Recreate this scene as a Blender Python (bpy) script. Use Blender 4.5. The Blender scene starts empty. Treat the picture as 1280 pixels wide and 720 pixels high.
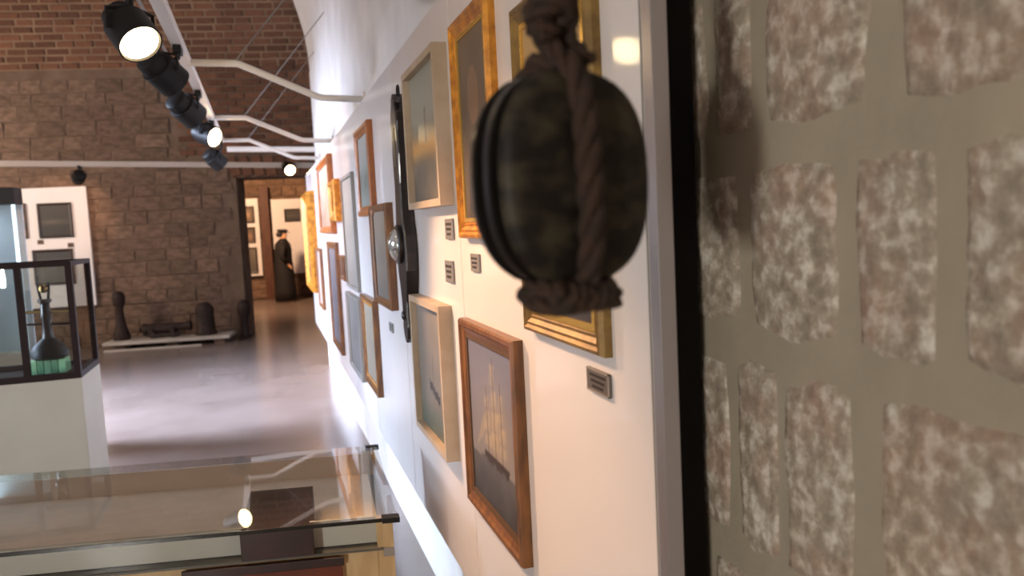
import bpy, bmesh, math, random
from mathutils import Vector, Matrix, noise
random.seed(7)
S = bpy.context.scene
COL = S.collection
PI = math.pi

# ------------------------------------------------------------------ camera
cam = bpy.data.cameras.new('camera'); co = bpy.data.objects.new('camera', cam); COL.objects.link(co)
r_, u_, b_ = (0.9539, -0.2965, -0.0499), (0.0720, 0.0658, 0.9952), (-0.2926, -0.9529, 0.0842)
M4 = Matrix.Identity(4)
for i in range(3):
    M4[i][0], M4[i][1], M4[i][2] = r_[i], u_[i], b_[i]
M4[2][3] = 1.55
co.matrix_world = M4
cam.sensor_width = 36; cam.lens = 28.125; cam.clip_start = 0.02
cam.dof.use_dof = True; cam.dof.focus_distance = 1.9; cam.dof.aperture_fstop = 4.2
S.camera = co

# ------------------------------------------------------------------ world, daylight, added fill, exposure
W = bpy.data.worlds.new('sky'); S.world = W; W.use_nodes = True
bg = W.node_tree.nodes['Background']; bg.inputs[0].default_value = (0.62, 0.76, 1, 1); bg.inputs[1].default_value = 1.0
S.view_settings.view_transform = 'Standard'; S.view_settings.look = 'None'
S.view_settings.exposure = 0.0; S.view_settings.gamma = 1.0; S.view_settings.use_curve_mapping = False

def area(name, loc, target, sx, sy, power, color, spread=180):
    l = bpy.data.lights.new(name, 'AREA'); l.shape = 'RECTANGLE'; l.size = sx; l.size_y = sy
    l.energy = power; l.color = color; l.spread = math.radians(spread)
    o = bpy.data.objects.new(name, l); COL.objects.link(o); o.location = loc
    o.rotation_euler = (Vector(target) - Vector(loc)).to_track_quat('-Z', 'Y').to_euler()
    return o
area('rear_window_daylight', (-3.75, -3.2, 1.15), (0.5, 0.8, 1.5), 0.3, 0.42, 155, (1.0, 0.97, 0.9))
area('side_window_daylight', (-5.1, 7.7, 2.9), (-0.6, 7.6, 0.0), 1.5, 1.2, 440, (0.60, 0.73, 1.0), 76)
area('low_window_daylight', (-5.1, 4.2, 1.7), (0.6, 4.0, 0.35), 0.9, 1.0, 34, (0.62, 0.78, 1.0), 42)
area('back_bay_fill', (-6.2, 10.6, 2.6), (0, 12.6, 3.2), 1.2, 1.6, 215, (1.0, 0.86, 0.72))  # unseen fill lamp added to brighten the vault, no window behind it
area('far_room_lamp', (-0.9, 15.5, 3.3), (0.1, 19.4, 1.6), 0.5, 0.5, 260, (1.0, 0.64, 0.38))

# ------------------------------------------------------------------ helpers
def lin(c):
    return tuple(((v/255)/12.92 if v/255 <= .04045 else ((v/255+.055)/1.055)**2.4) for v in c)
MATS = {}
def mat(name, rgb, rough=.6, metal=0., var=None, scale=6., bump=0., bscale=None, coat=0., rnd=0., spec=.5, emit=None, stretch=None):
    """rgb sRGB 0-255; var = second colour mixed by noise; rnd = lightness spread between pieces"""
    if name in MATS: return MATS[name]
    m = bpy.data.materials.new(name); m.use_nodes = True
    nt = m.node_tree; N = nt.nodes; L = nt.links; p = N['Principled BSDF']
    c = lin(rgb)
    p.inputs['Base Color'].default_value = (*c, 1)
    p.inputs['Roughness'].default_value = rough; p.inputs['Metallic'].default_value = metal
    p.inputs['Coat Weight'].default_value = coat; p.inputs['Coat Roughness'].default_value = .12
    p.inputs['Specular IOR Level'].default_value = spec
    out = None
    tc = N.new('ShaderNodeTexCoord'); vec = tc.outputs['Object']
    if stretch:
        mp = N.new('ShaderNodeMapping'); mp.inputs['Scale'].default_value = stretch
        L.new(vec, mp.inputs[0]); vec = mp.outputs[0]
    if var:
        n = N.new('ShaderNodeTexNoise'); n.inputs['Scale'].default_value = scale; n.inputs['Detail'].default_value = 5
        L.new(vec, n.inputs['Vector'])
        r = N.new('ShaderNodeValToRGB'); e = r.color_ramp.elements
        e[0].position = .35; e[1].position = .65
        e[0].color = (*c, 1); e[1].color = (*lin(var), 1)
        L.new(n.outputs[0], r.inputs[0]); out = r.outputs[0]
    if rnd:
        g = N.new('ShaderNodeNewGeometry'); oi = N.new('ShaderNodeObjectInfo')
        a = N.new('ShaderNodeMath'); a.operation = 'ADD'
        L.new(g.outputs['Random Per Island'], a.inputs[0]); L.new(oi.outputs['Random'], a.inputs[1])
        f = N.new('ShaderNodeMath'); f.operation = 'FRACT'; L.new(a.outputs[0], f.inputs[0])
        mr = N.new('ShaderNodeMapRange'); mr.inputs[3].default_value = 1-rnd; mr.inputs[4].default_value = 1+rnd
        L.new(f.outputs[0], mr.inputs[0])
        hs = N.new('ShaderNodeHueSaturation'); L.new(mr.outputs[0], hs.inputs['Value'])
        if out: L.new(out, hs.inputs['Color'])
        else: hs.inputs['Color'].default_value = (*c, 1)
        out = hs.outputs[0]
    if out: L.new(out, p.inputs['Base Color'])
    if bump:
        n2 = N.new('ShaderNodeTexNoise'); n2.inputs['Scale'].default_value = bscale or scale*3; n2.inputs['Detail'].default_value = 6
        L.new(vec, n2.inputs['Vector'])
        b = N.new('ShaderNodeBump'); b.inputs['Strength'].default_value = bump; b.inputs['Distance'].default_value = .01
        L.new(n2.outputs[0], b.inputs['Height']); L.new(b.outputs[0], p.inputs['Normal'])
    if emit:
        p.inputs['Emission Color'].default_value = (*emit[0], 1); p.inputs['Emission Strength'].default_value = emit[1]
    MATS[name] = m; return m

def glass(name, tint, power=1.0):
    if name in MATS: return MATS[name]
    m = bpy.data.materials.new(name); m.use_nodes = True
    nt = m.node_tree; N = nt.nodes; L = nt.links
    N.remove(N['Principled BSDF'])
    t = N.new('ShaderNodeBsdfTransparent'); t.inputs[0].default_value = (*lin(tint), 1)
    g = N.new('ShaderNodeBsdfGlossy'); g.inputs['Roughness'].default_value = .015
    f = N.new('ShaderNodeFresnel'); f.inputs[0].default_value = 1.45
    k = N.new('ShaderNodeMath'); k.operation = 'MULTIPLY'; k.inputs[1].default_value = power; k.use_clamp = True
    x = N.new('ShaderNodeMixShader')
    ge = N.new('ShaderNodeNewGeometry'); iv = N.new('ShaderNodeMath'); iv.operation = 'SUBTRACT'; iv.inputs[0].default_value = 1; L.new(ge.outputs['Backfacing'], iv.inputs[1])
    k2 = N.new('ShaderNodeMath'); k2.operation = 'MULTIPLY'   # one reflecting face per pane: no total reflection from inside the thin sheet
    L.new(f.outputs[0], k.inputs[0]); L.new(k.outputs[0], k2.inputs[0]); L.new(iv.outputs[0], k2.inputs[1]); L.new(k2.outputs[0], x.inputs[0]); L.new(t.outputs[0], x.inputs[1]); L.new(g.outputs[0], x.inputs[2])
    L.new(x.outputs[0], N['Material Output'].inputs[0])
    MATS[name] = m; return m

class MB:
    def __init__(s): s.v = []; s.f = []; s.c = []
    def add(s, vs, fs):
        k = len(s.v); s.v += [tuple(v) for v in vs]; s.f += [tuple(i+k for i in f) for f in fs]; return s
    def hexa(s, p):   # 8 points: 4 bottom loop, 4 top loop
        return s.add(p, [(3,2,1,0),(4,5,6,7),(0,1,5,4),(1,2,6,5),(2,3,7,6),(3,0,4,7)])
    def box(s, x0, x1, y0, y1, z0, z1):
        return s.hexa([(x0,y0,z0),(x1,y0,z0),(x1,y1,z0),(x0,y1,z0),(x0,y0,z1),(x1,y0,z1),(x1,y1,z1),(x0,y1,z1)])
    def obox(s, o, u, v, n, a0, a1, b0, b1, c0, c1):
        o, u, v, n = map(Vector, (o, u, v, n))
        P = lambda a, b, c: o+u*a+v*b+n*c
        return s.hexa([P(a0,b0,c0),P(a1,b0,c0),P(a1,b1,c0),P(a0,b1,c0),P(a0,b0,c1),P(a1,b0,c1),P(a1,b1,c1),P(a0,b1,c1)])
    def tube(s, pts, rad, n=10, cap=True):
        pts = [Vector(p) for p in pts]; R = rad if isinstance(rad, (list, tuple)) else [rad]*len(pts)
        k0 = len(s.v); prev = None
        for i, p in enumerate(pts):
            t = (pts[min(i+1, len(pts)-1)]-pts[max(i-1, 0)]).normalized()
            if prev is None:
                a = Vector((0,0,1)) if abs(t.z) < .9 else Vector((1,0,0)); x = t.cross(a).normalized()
            else:
                x = (prev - t*prev.dot(t)).normalized()
            prev = x; y = t.cross(x)
            s.v += [tuple(p+(x*math.cos(2*PI*j/n)+y*math.sin(2*PI*j/n))*R[i]) for j in range(n)]
        for i in range(len(pts)-1):
            for j in range(n):
                a = k0+i*n+j; b = k0+i*n+(j+1) % n
                s.f.append((a, b, b+n, a+n))
        if cap:
            s.f.append(tuple(k0+j for j in reversed(range(n)))); e = k0+(len(pts)-1)*n
            s.f.append(tuple(e+j for j in range(n)))
        return s
    def lathe(s, o, axis, prof, n=20, e=1.0, side=None):  # prof [(r, h)]
        o = Vector(o); ax = Vector(axis).normalized()
        x = Vector(side) if side else ax.cross(Vector((0,0,1)) if abs(ax.z) < .9 else Vector((1,0,0))).normalized(); y = ax.cross(x)
        k0 = len(s.v)
        for r, h in prof:
            s.v += [tuple(o+ax*h+(x*math.cos(2*PI*j/n)+y*math.sin(2*PI*j/n)*e)*r) for j in range(n)]
        for i in range(len(prof)-1):
            for j in range(n):
                a = k0+i*n+j; b = k0+i*n+(j+1) % n
                s.f.append((a, b, b+n, a+n))
        s.f.append(tuple(k0+j for j in reversed(range(n)))); q = k0+(len(prof)-1)*n
        s.f.append(tuple(q+j for j in range(n)))
        return s
    def outline(s, o, u, v, n, pts, c0, c1):   # extruded polygon
        o, u, v, n = map(Vector, (o, u, v, n)); k = len(pts); k0 = len(s.v)
        for c in (c0, c1): s.v += [tuple(o+u*a+v*b+n*c) for a, b in pts]
        s.f.append(tuple(k0+i for i in reversed(range(k)))); s.f.append(tuple(k0+k+i for i in range(k)))
        for i in range(k): s.f.append((k0+i, k0+(i+1) % k, k0+k+(i+1) % k, k0+k+i))
        return s
    def build(s, name, m, parent=None, smooth=False, bevel=0, auto=None):
        me = bpy.data.meshes.new(name)
        off = parent_world(parent)
        me.from_pydata([tuple(Vector(v)-off) for v in s.v], [], s.f)
        b = bmesh.new(); b.from_mesh(me); bmesh.ops.recalc_face_normals(b, faces=b.faces[:]); b.to_mesh(me); b.free()
        if m: me.materials.append(m)
        if smooth:
            for p in me.polygons: p.use_smooth = True
        o = bpy.data.objects.new(name, me); COL.objects.link(o)
        if parent: o.parent = parent
        if auto:
            try: me.set_sharp_from_angle(angle=math.radians(auto))
            except Exception: pass
        if bevel:
            md = o.modifiers.new('bevel', 'BEVEL'); md.width = bevel; md.segments = 2; md.limit_method = 'ANGLE'
        return o

def parent_world(p):
    off = Vector((0,0,0))
    while p: off += p.location; p = p.parent
    return off
def thing(name, label, cat, loc, group=None):
    o = bpy.data.objects.new(name, None); COL.objects.link(o); o.location = loc; o.empty_display_size = .1
    o['label'] = label; o['category'] = cat
    if group: o['group'] = group
    return o
def tag(o, label, cat, group=None):
    o['label'] = label; o['category'] = cat
    if group: o['group'] = group
    return o
def struct(o): o['kind'] = 'structure'; return o
def recentre(o):
    """move a top-level mesh's origin to its base centre"""
    me = o.data; vs = [v.co for v in me.vertices]
    c = Vector(((min(v.x for v in vs)+max(v.x for v in vs))/2, (min(v.y for v in vs)+max(v.y for v in vs))/2, min(v.z for v in vs)))
    me.transform(Matrix.Translation(-c)); o.location = c; return o

# ------------------------------------------------------------------ materials
PLASTER = mat('white_plaster', (232,226,222), .75, var=(218,212,208), scale=3, bump=.25, bscale=5)
PANELW = mat('white_panel_paint', (234,226,224), .4, var=(228,220,218), scale=1.5, coat=.6)
PANELW.node_tree.nodes['Principled BSDF'].inputs['Coat Roughness'].default_value = .07
TRIM = mat('aluminium_trim', (188,182,184), .32, .75)
FLOOR = mat('polished_floor', (136,120,112), .22, var=(122,106,98), scale=1.2, bump=.03, bscale=14, spec=.6)
MORTARN = mat('taupe_mortar', (166,154,134), .9, var=(154,143,124), scale=5, bump=.25, bscale=30)
MORTARV = mat('pale_vault_mortar', (150,120,94), .95, var=(130,102,80), scale=3, bump=.3, bscale=14)
MORTARB = mat('dusty_mortar', (124,100,82), .95, var=(104,82,66), scale=4, bump=.3, bscale=14)
BRICK = mat('old_red_brick', (124,80,56), .9, var=(100,66,48), scale=5, rnd=.3, bump=.4, bscale=22)
STONEB = mat('brown_grey_stone', (130,102,84), .92, var=(100,78,62), scale=3, rnd=.22, bump=.5, bscale=16)
WHITEPAINT = mat('white_enamel', (226,216,206), .4)
BLACKM = mat('black_metal', (20,16,14), .5, spec=.3)
GOLD = mat('gilt_wood', (222,150,52), .36, .35, var=(168,104,34), scale=30, stretch=(1,1,1))
OLIVEGOLD = mat('aged_gilt_wood', (150,118,62), .42, .3, var=(108,82,44), scale=24)
BRIGHTGOLD = mat('bright_gilt_bead', (236,190,90), .25, .7)
ORANGEWOOD = mat('orange_wood', (176,100,34), .4, var=(140,76,28), scale=14, coat=.3)
BROWNWOOD = mat('brown_wood', (132,82,36), .42, var=(92,54,24), scale=18, coat=.25, stretch=(3,3,.6))
DARKWOOD = mat('dark_wood', (52,30,20), .4, var=(36,22,16), scale=12, coat=.3)
CREAMWOOD = mat('pale_cream_wood', (186,166,144), .5, var=(172,150,126), scale=10)
BEIGEWOOD = mat('beige_beech', (198,170,126), .45, var=(182,152,108), scale=9, stretch=(4,4,.8))
GREYFRAME = mat('grey_frame', (140,134,128), .45)
MAHOG = mat('mahogany', (52,22,15), .45, var=(38,16,11), scale=8, coat=.1)
REDWOOD = mat('reddish_wood', (112,48,22), .4, var=(86,36,18), scale=8, coat=.2)
BRASS = mat('polished_brass', (212,188,140), .12, 1)

# ------------------------------------------------------------------ big structure
def masonry_piece(kind, k):
    """unit piece: x -.5..5, z -.5..5, front at y=-1 (towards -n), 22 triangles"""
    rnd = random.Random(100+k)
    j = .05 if kind == 'stone' else .02
    ins = .07
    P = []
    for y, q in ((0, 0), (-.7, 0), (-1, ins)):
        for sx, sz in ((-1,-1),(1,-1),(1,1),(-1,1)):
            P.append((sx*(.5-q)+rnd.uniform(-j, j), y+(rnd.uniform(-.15, .15) if y == -1 else 0), sz*(.5-q)+rnd.uniform(-j, j)))
    F = []
    for a in (0, 4):
        for i in range(4): F.append((a+i, a+(i+1) % 4, a+4+(i+1) % 4, a+4+i))
    F.append((8, 9, 10, 11))
    return P, F
PIECES = {}
def piece_mesh(kind, k, m):
    key = (kind, k)
    if key not in PIECES:
        P, F = masonry_piece(kind, k); me = bpy.data.meshes.new(kind); me.from_pydata(P, [], F); me.materials.append(m)
        PIECES[key] = me
    return PIECES[key]
def lay(kind, m, frames, parent, limit=300):
    """frames: list of (origin, u, v, n_out, w, h, d) ; the first `limit` become parts, the rest one joined part"""
    loc = parent_world(parent)
    for i, (o, u, v, n, w, h, d) in enumerate(frames[:limit]):
        ob = bpy.data.objects.new(kind, piece_mesh(kind, i % 7, m)); COL.objects.link(ob); ob.parent = parent
        u, v, n = Vector(u), Vector(v), Vector(n)
        mt = Matrix.Identity(4)
        for r in range(3):
            mt[r][0], mt[r][1], mt[r][2], mt[r][3] = u[r]*w, -n[r]*d, v[r]*h, o[r]-loc[r]
        ob.matrix_local = mt
    rest = frames[limit:]
    if rest:
        b = MB()
        for i, (o, u, v, n, w, h, d) in enumerate(rest):
            P, F = masonry_piece(kind, i % 7); o, u, v, n = map(Vector, (o, u, v, n))
            b.add([o+u*(x*w)+n*(-y*d)+v*(z*h) for x, y, z in P], F)
        q = b.build(kind+'_courses', m, parent); q['kind'] = 'stuff'

# floor
fl = struct(MB().box(-7, 4, -4.2, 21, -.15, 0).build('floor', FLOOR))

# right wall (stone near the camera, plaster further on), vaulted plaster haunch
XW = .62
wr = struct(MB().box(XW, XW+.6, -3.2, 1.35, 0, 3.6).build('wall_right', MORTARN))
wp = struct(MB().box(XW, XW+.6, 1.35, 9.335, 0, 3.3).build('wall_right_plaster', PLASTER)); wp.name = 'wall_right.001'
# the vault over the near bay, thick shell, lumpy plaster
b = MB(); R0, xc, zc = 2.9, XW-2.9, 3.3
ny, na = 60, 44
def vpt(i, j, R):
    y = -3.2 + (9.335+3.2)*i/ny; a = PI*j/na
    d = .05*noise.noise(Vector((y*.9, a*4.2, .3)))+.012*noise.noise(Vector((y*4, a*9, 2))) if R == R0 else 0
    return (xc+(R-d)*math.cos(a), y, zc+(R-d)*math.sin(a))
k0 = 0
for R in (R0, R0+.5):
    b.v += [vpt(i, j, R) for i in range(ny+1) for j in range(na+1)]
NN = (ny+1)*(na+1)
for s in (0, 1):
    for i in range(ny):
        for j in range(na):
            a = s*NN+i*(na+1)+j; b.f.append((a, a+1, a+na+2, a+na+1))
for j in range(na):
    a = ny*(na+1)+j; b.f.append((a, a+1, a+1+NN, a+NN)); a = j; b.f.append((a, a+1, a+1+NN, a+NN))
struct(b.build('ceiling', PLASTER, smooth=True, auto=40))
# left wall with two daylight openings, rear wall with one
XL = XW-5.8
b = MB()
def wall_with_holes(b, fixed, axis, lo, hi, z0, z1, holes, t):
    cuts = sorted({lo, hi, *[h[0] for h in holes], *[h[1] for h in holes]})
    for a0, a1 in zip(cuts, cuts[1:]):
        hs = [h for h in holes if h[0] <= a0 and h[1] >= a1]
        segs = [(z0, z1)] if not hs else [(z0, hs[0][2]), (hs[0][3], z1)]
        for q0, q1 in segs:
            if axis == 'y': b.box(fixed-t, fixed, a0, a1, q0, q1)
            else: b.box(a0, a1, fixed-t, fixed, q0, q1)
wall_with_holes(b, XL, 'y', -3.2, 9.335, 0, 3.3, [(6.9, 8.5, 2.2, 3.28), (3.6, 4.8, .9, 2.5)], .5)
struct(b.build('wall_left', PLASTER))
b = MB(); wall_with_holes(b, -3.2, 'x', XL, XW, 0, 6.3, [(-4.15, -3.5, .7, 1.6)], .5)
struct(b.build('wall_rear', PLASTER))

# back bay: stone wall with the doorway, brick vault above
UB = Vector((.989, -.148, 0)); NB = Vector((-.148, -.989, 0)); PB = Vector((-.35, 12.65, 0)); UZ = Vector((0, 0, 1))
def bw(a, c, z): return PB+UB*a+NB*c+UZ*z
DOOR = (.02, 2.6, 2.38)   # from, to, height along the back wall
TH = .7
b = MB()
b.obox(PB, UB, UZ, NB, -6.5, DOOR[0], 0, 4.0, -TH, 0)
b.obox(PB, UB, UZ, NB, DOOR[0], DOOR[1], DOOR[2], 4.0, -TH, 0)
b.obox(PB, UB, UZ, NB, DOOR[1], 4.4, 0, 4.0, -TH, 0)
wb = struct(b.build('wall_back', MORTARB))
# vault of the back bay: quarter barrel springing from the back wall
RV = 3.6
def vault(a, t, r=RV):      # t angle from the wall, r radius
    return bw(a, RV-r*math.cos(t), 4.0+r*math.sin(t))
b = MB()
for i in range(15):
    t0, t1 = PI/2*i/15, PI/2*(i+1)/15
    A = [vault(-6.5, t0), vault(4.4, t0), vault(4.4, t1), vault(-6.5, t1)]
    B = [vault(-6.5, t0, RV+.4), vault(4.4, t0, RV+.4), vault(4.4, t1, RV+.4), vault(-6.5, t1, RV+.4)]
    b.hexa([tuple(p) for p in A+B])
cb = struct(b.build('ceiling_back_bay', MORTARV)); cb.name = 'ceiling.001'
# side walls of the back bay, closing walls, far room
b = MB(); b.box(-7, -6.3, 9.0, 14.5, 0, 8); struct(b.build('wall_left_back_bay', MORTARB)).name = 'wall_left.001'
b = MB(); b.box(XL-.9, XL-.5, 9.335, 9.7, 0, 8); b.box(-7, XL-.5, 9.0, 9.335, 0, 8); struct(b.build('wall_left_pier', MORTARB)).name = 'wall_left.002'
b = MB(); b.box(3.4, 4, 9.0, 20, 0, 8); struct(b.build('wall_right_back_bay', MORTARB)).name = 'wall_right.002'
b = MB(); b.box(-7, 4, 19.55, 20, 0, 4); wf = struct(b.build('wall_far', MORTARB))
b = MB(); b.box(-7, 4, 13.2, 20, 3.6, 3.9); struct(b.build('ceiling_far', MORTARB)).name = 'ceiling.002'
b = MB(); b.box(-1.6, -1.2, 13.35, 19.55, 0, 3.6); struct(b.build('wall_left_far', MORTARB)).name = 'wall_left.003'

# courses on the back wall (rough stone blocks), nearest the view first
fr = []
z = .0; row = 0
rr = random.Random(3)
while z < 3.86:
    h = rr.choice([.17, .2, .22]); a = -6.3 + rr.uniform(0, .3)
    while a < 4.2:
        w = rr.uniform(.24, .46)
        c = a+w/2
        if not (c+w/2 > DOOR[0]-.01 and c-w/2 < DOOR[1]+.01 and z < DOOR[2]+.32) and not (c > -.75 and z > 2.5):
            seen = -3.7 < c < .1
            fr.append((0 if seen else 1, (bw(c, 0, z+h/2), UB, UZ, NB, w-.015, h-.015, rr.uniform(.006, .026))))
        a += w
    z += h; row += 1
fr.sort(key=lambda q: q[0]); lay('stone', STONEB, [q[1] for q in fr], wb)
# brick over the doorway (flat arch of voussoirs + courses), its own part kind on the same wall
fr = []
n = 16
for i in range(n):
    a = DOOR[0]-.1+(DOOR[1]-DOOR[0]+.2)*(i+.5)/n
    ang = (i+.5-n/2)/n*.7
    u = (UB*math.cos(ang)-UZ*math.sin(ang)); v = (UZ*math.cos(ang)+UB*math.sin(ang))
    fr.append((bw(a, 0, DOOR[2]+.16), u, v, NB, .145, .3, .04))
z = DOOR[2]+.34
row = 0
while z < 3.95:
    a = -.75 + (row % 2)*.13
    while a < 2.9:
        fr.append((bw(a+.125, 0, z+.05), UB, UZ, NB, .225, .075, rr.uniform(.01, .03))); a += .25
    z += .1; row += 1
lay('brick', BRICK, fr, wb)
# bricks on the vault
fr = []
t = 0.; row = 0; dt = .1/RV
while t < .95:
    u = UB; v = (UZ*math.cos(t)+NB*math.sin(t)); nn = (NB*math.cos(t)-UZ*math.sin(t))
    a = -5.6+(row % 2)*.14+rr.uniform(-.03, .03)
    while a < 2.2:
        w = rr.uniform(.24, .31); c = a+w/2
        seen = (t < .36 and -3.9 < c < .6)
        p = vault(c, t+dt/2)
        fr.append((0 if seen else 1, (p, u, v, nn, w-.032, .072, rr.uniform(.01, .03))))
        a += w
    t += dt; row += 1
fr.sort(key=lambda q: q[0]); lay('brick', BRICK, [q[1] for q in fr], cb)
# far wall stones (seen through the doorway)
fr = []
z = 0.
while z < 3.4:
    h = rr.choice([.22, .26]); a = -1.2
    while a < 1.6:
        w = rr.uniform(.3, .5); fr.append(((a+w/2, 19.55, z+h/2), (1,0,0), UZ, (0,-1,0), w-.03, h-.03, rr.uniform(.02, .05))); a += w
    z += h
lay('stone', STONEB, fr, wf)

# near stones on the right wall: rough-faced blocks proud of flush taupe mortar
def near_stone_material():
    m = bpy.data.materials.new('rough_pale_stone'); m.use_nodes = True
    nt = m.node_tree; N = nt.nodes; L = nt.links; p = N['Principled BSDF']; p.inputs['Roughness'].default_value = .9
    tc = N.new('ShaderNodeTexCoord')
    oi = N.new('ShaderNodeObjectInfo')
    ad = N.new('ShaderNodeVectorMath'); ad.operation = 'ADD'; sc = N.new('ShaderNodeVectorMath'); sc.operation = 'SCALE'; sc.inputs['Scale'].default_value = 9
    cx = N.new('ShaderNodeCombineXYZ'); L.new(oi.outputs['Random'], cx.inputs[0]); L.new(oi.outputs['Random'], cx.inputs[2]); L.new(cx.outputs[0], sc.inputs[0])
    L.new(tc.outputs['Object'], ad.inputs[0]); L.new(sc.outputs[0], ad.inputs[1])
    def nz(scale, det): 
        n = N.new('ShaderNodeTexNoise'); n.inputs['Scale'].default_value = scale; n.inputs['Detail'].default_value = det; n.inputs['Roughness'].default_value = .6
        L.new(ad.outputs[0], n.inputs['Vector']); return n
    n1, n2, n3 = nz(44, 5), nz(9, 3), nz(70, 3)
    r1 = N.new('ShaderNodeValToRGB'); e = r1.color_ramp.elements
    e[0].position = .36; e[0].color = (*lin((140,128,112)), 1); e[1].position = .66; e[1].color = (*lin((212,204,190)), 1)
    q = r1.color_ramp.elements.new(.5); q.color = (*lin((166,152,134)), 1)
    L.new(n1.outputs[0], r1.inputs[0])
    r2 = N.new('ShaderNodeValToRGB'); e = r2.color_ramp.elements; e[0].position = .48; e[0].color = (0,0,0,1); e[1].position = .66; e[1].color = (.3,.3,.3,1)
    L.new(n2.outputs[0], r2.inputs[0])
    mx = N.new('ShaderNodeMix'); mx.data_type = 'RGBA'; L.new(r2.outputs[0], mx.inputs['Factor']); L.new(r1.outputs[0], mx.inputs['A']); mx.inputs['B'].default_value = (*lin((168,118,98)), 1)
    L.new(mx.outputs['Result'], p.inputs['Base Color'])
    b = N.new('ShaderNodeBump'); b.inputs['Strength'].default_value = .6; b.inputs['Distance'].default_value = .006
    L.new(n3.outputs[0], b.inputs['Height']); L.new(b.outputs[0], p.inputs['Normal'])
    return m
NEARSTONE = near_stone_material()
def rough_stone(y0, y1, z0, z1, parent, seed):
    n = 18; k = random.Random(seed); b = MB(); off = Vector((seed*3.1, seed*1.7, 0))
    cy, cz, hy, hz = (y0+y1)/2, (z0+z1)/2, (y1-y0)/2, (z1-z0)/2
    for i in range(n+1):
        for j in range(n+1):
            a, c = 2*i/n-1, 2*j/n-1
            # squircle outline with ragged edge
            m = max(abs(a), abs(c)); rad = math.hypot(a, c) or 1e-6
            rag = 1+.10*noise.noise(Vector((a/rad*1.6, c/rad*1.6, seed)))
            q = (1.07-.11*(abs(a*c)**1.5))*rag
            y, z = cy+a*hy*q, cz+c*hz*q
            edge = max(0., 1-m)**.5
            dep = .007*edge + edge*(.008*noise.noise(Vector((y*28, z*28, seed)))+.005*noise.noise(Vector((y*70, z*70, seed+5))))
            if m > .999: dep = -.01
            b.v.append((XW-dep, y, z))
    for i in range(n):
        for j in range(n):
            a = i*(n+1)+j; b.f.append((a, a+1, a+n+2, a+n+1))
    o = b.build('stone', NEARSTONE, parent, smooth=True); return o
rows = [(1.08, 1.345, [.30, .425, .70, .735, .86, .875, .965, .985, 1.2]),
        (1.385, 1.607, [.37, .455, .475, .585, .615, .725, .755, .925, .95, 1.16]),
        (1.645, 1.86, [.28, .47, .50, .66, .70, .885, .915, 1.0, 1.02, 1.25])]
kk = 0
near_rows = []
for z0, z1, ys in rows:
    if len(ys) % 2: ys = ys[1:]
    near_rows.append((z0, z1, [(ys[i], ys[i+1]) for i in range(0, len(ys), 2)]))
for z0, z1 in ((.3, .52), (.555, .78), (.815, 1.045), (1.895, 2.1), (2.135, 2.36)):
    ys = []; y = -.2+rr.uniform(0, .1)
    while y < 1.2:
        w = rr.uniform(.12, .24); ys.append((y, y+w)); y += w+.032
    near_rows.append((z0, z1, ys))
for z0, z1, ys in near_rows[:3]:
    y = min(q[0] for q in ys)-.035
    while y > -.2:
        w = rr.uniform(.13, .22); ys.append((y-w, y)); y -= w+.035
for z0, z1, ys in near_rows:
    for y0, y1 in ys:
        kk += 1; rough_stone(y0, y1, z0+rr.uniform(-.006, .006), z1+rr.uniform(-.006, .006), wr, kk)

# ------------------------------------------------------------------ white display panels
seams = [.965, 2.08, 3.05, 4.06, 5.08, 6.1, 7.12, 8.14, 9.3]
plabels = ['white display panel with metal edge strip, nearest the rough stone wall',
           'white display panel holding two deep cream-framed paintings, second from the stone wall',
           'white display panel right behind the dark barometer, third from the stone wall',
           'white display panel behind the lower brown-framed picture, fourth from the stone wall',
           'white display panel behind the tall grey-framed poster, fifth from the stone wall',
           'white display panel behind the tall dark low-hung picture, sixth from the stone wall',
           'white display panel behind the far small low picture, seventh from the stone wall',
           'last white display panel at the far end of the long white wall']
for k in range(8):
    y0, y1 = seams[k]+.003, seams[k+1]-.003
    t = thing('display_partition', plabels[k], 'panel', (.51, (y0+y1)/2, .505), 'white display panels along the wall')
    MB().box(.5, .518, y0, y1, .505, 2.16).build('board', PANELW, t)
    for yy in ((y0+.2), (y1-.15)):
        MB().box(.518, XW, yy-.02, yy+.02, .6, 2.1).build('batten', DARKWOOD, t)
    if k == 0:
        MB().box(.518, XW-.012, 1.045, 1.07, .506, 2.158).build('gap_shade_strip', mat('gap_shade_black', (16,13,12), .9), t)  # black strip added to stand in for the shade in the gap
        MB().box(.4965, .521, .954, .968, .503, 2.162).box(.4975, .5, .968, .982, .503, 2.162).build('edge_strip', TRIM, t, bevel=.002)
        MB().box(.4985, .5, .987, .991, .506, 2.16).build('edge_line', GREYFRAME, t)

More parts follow.
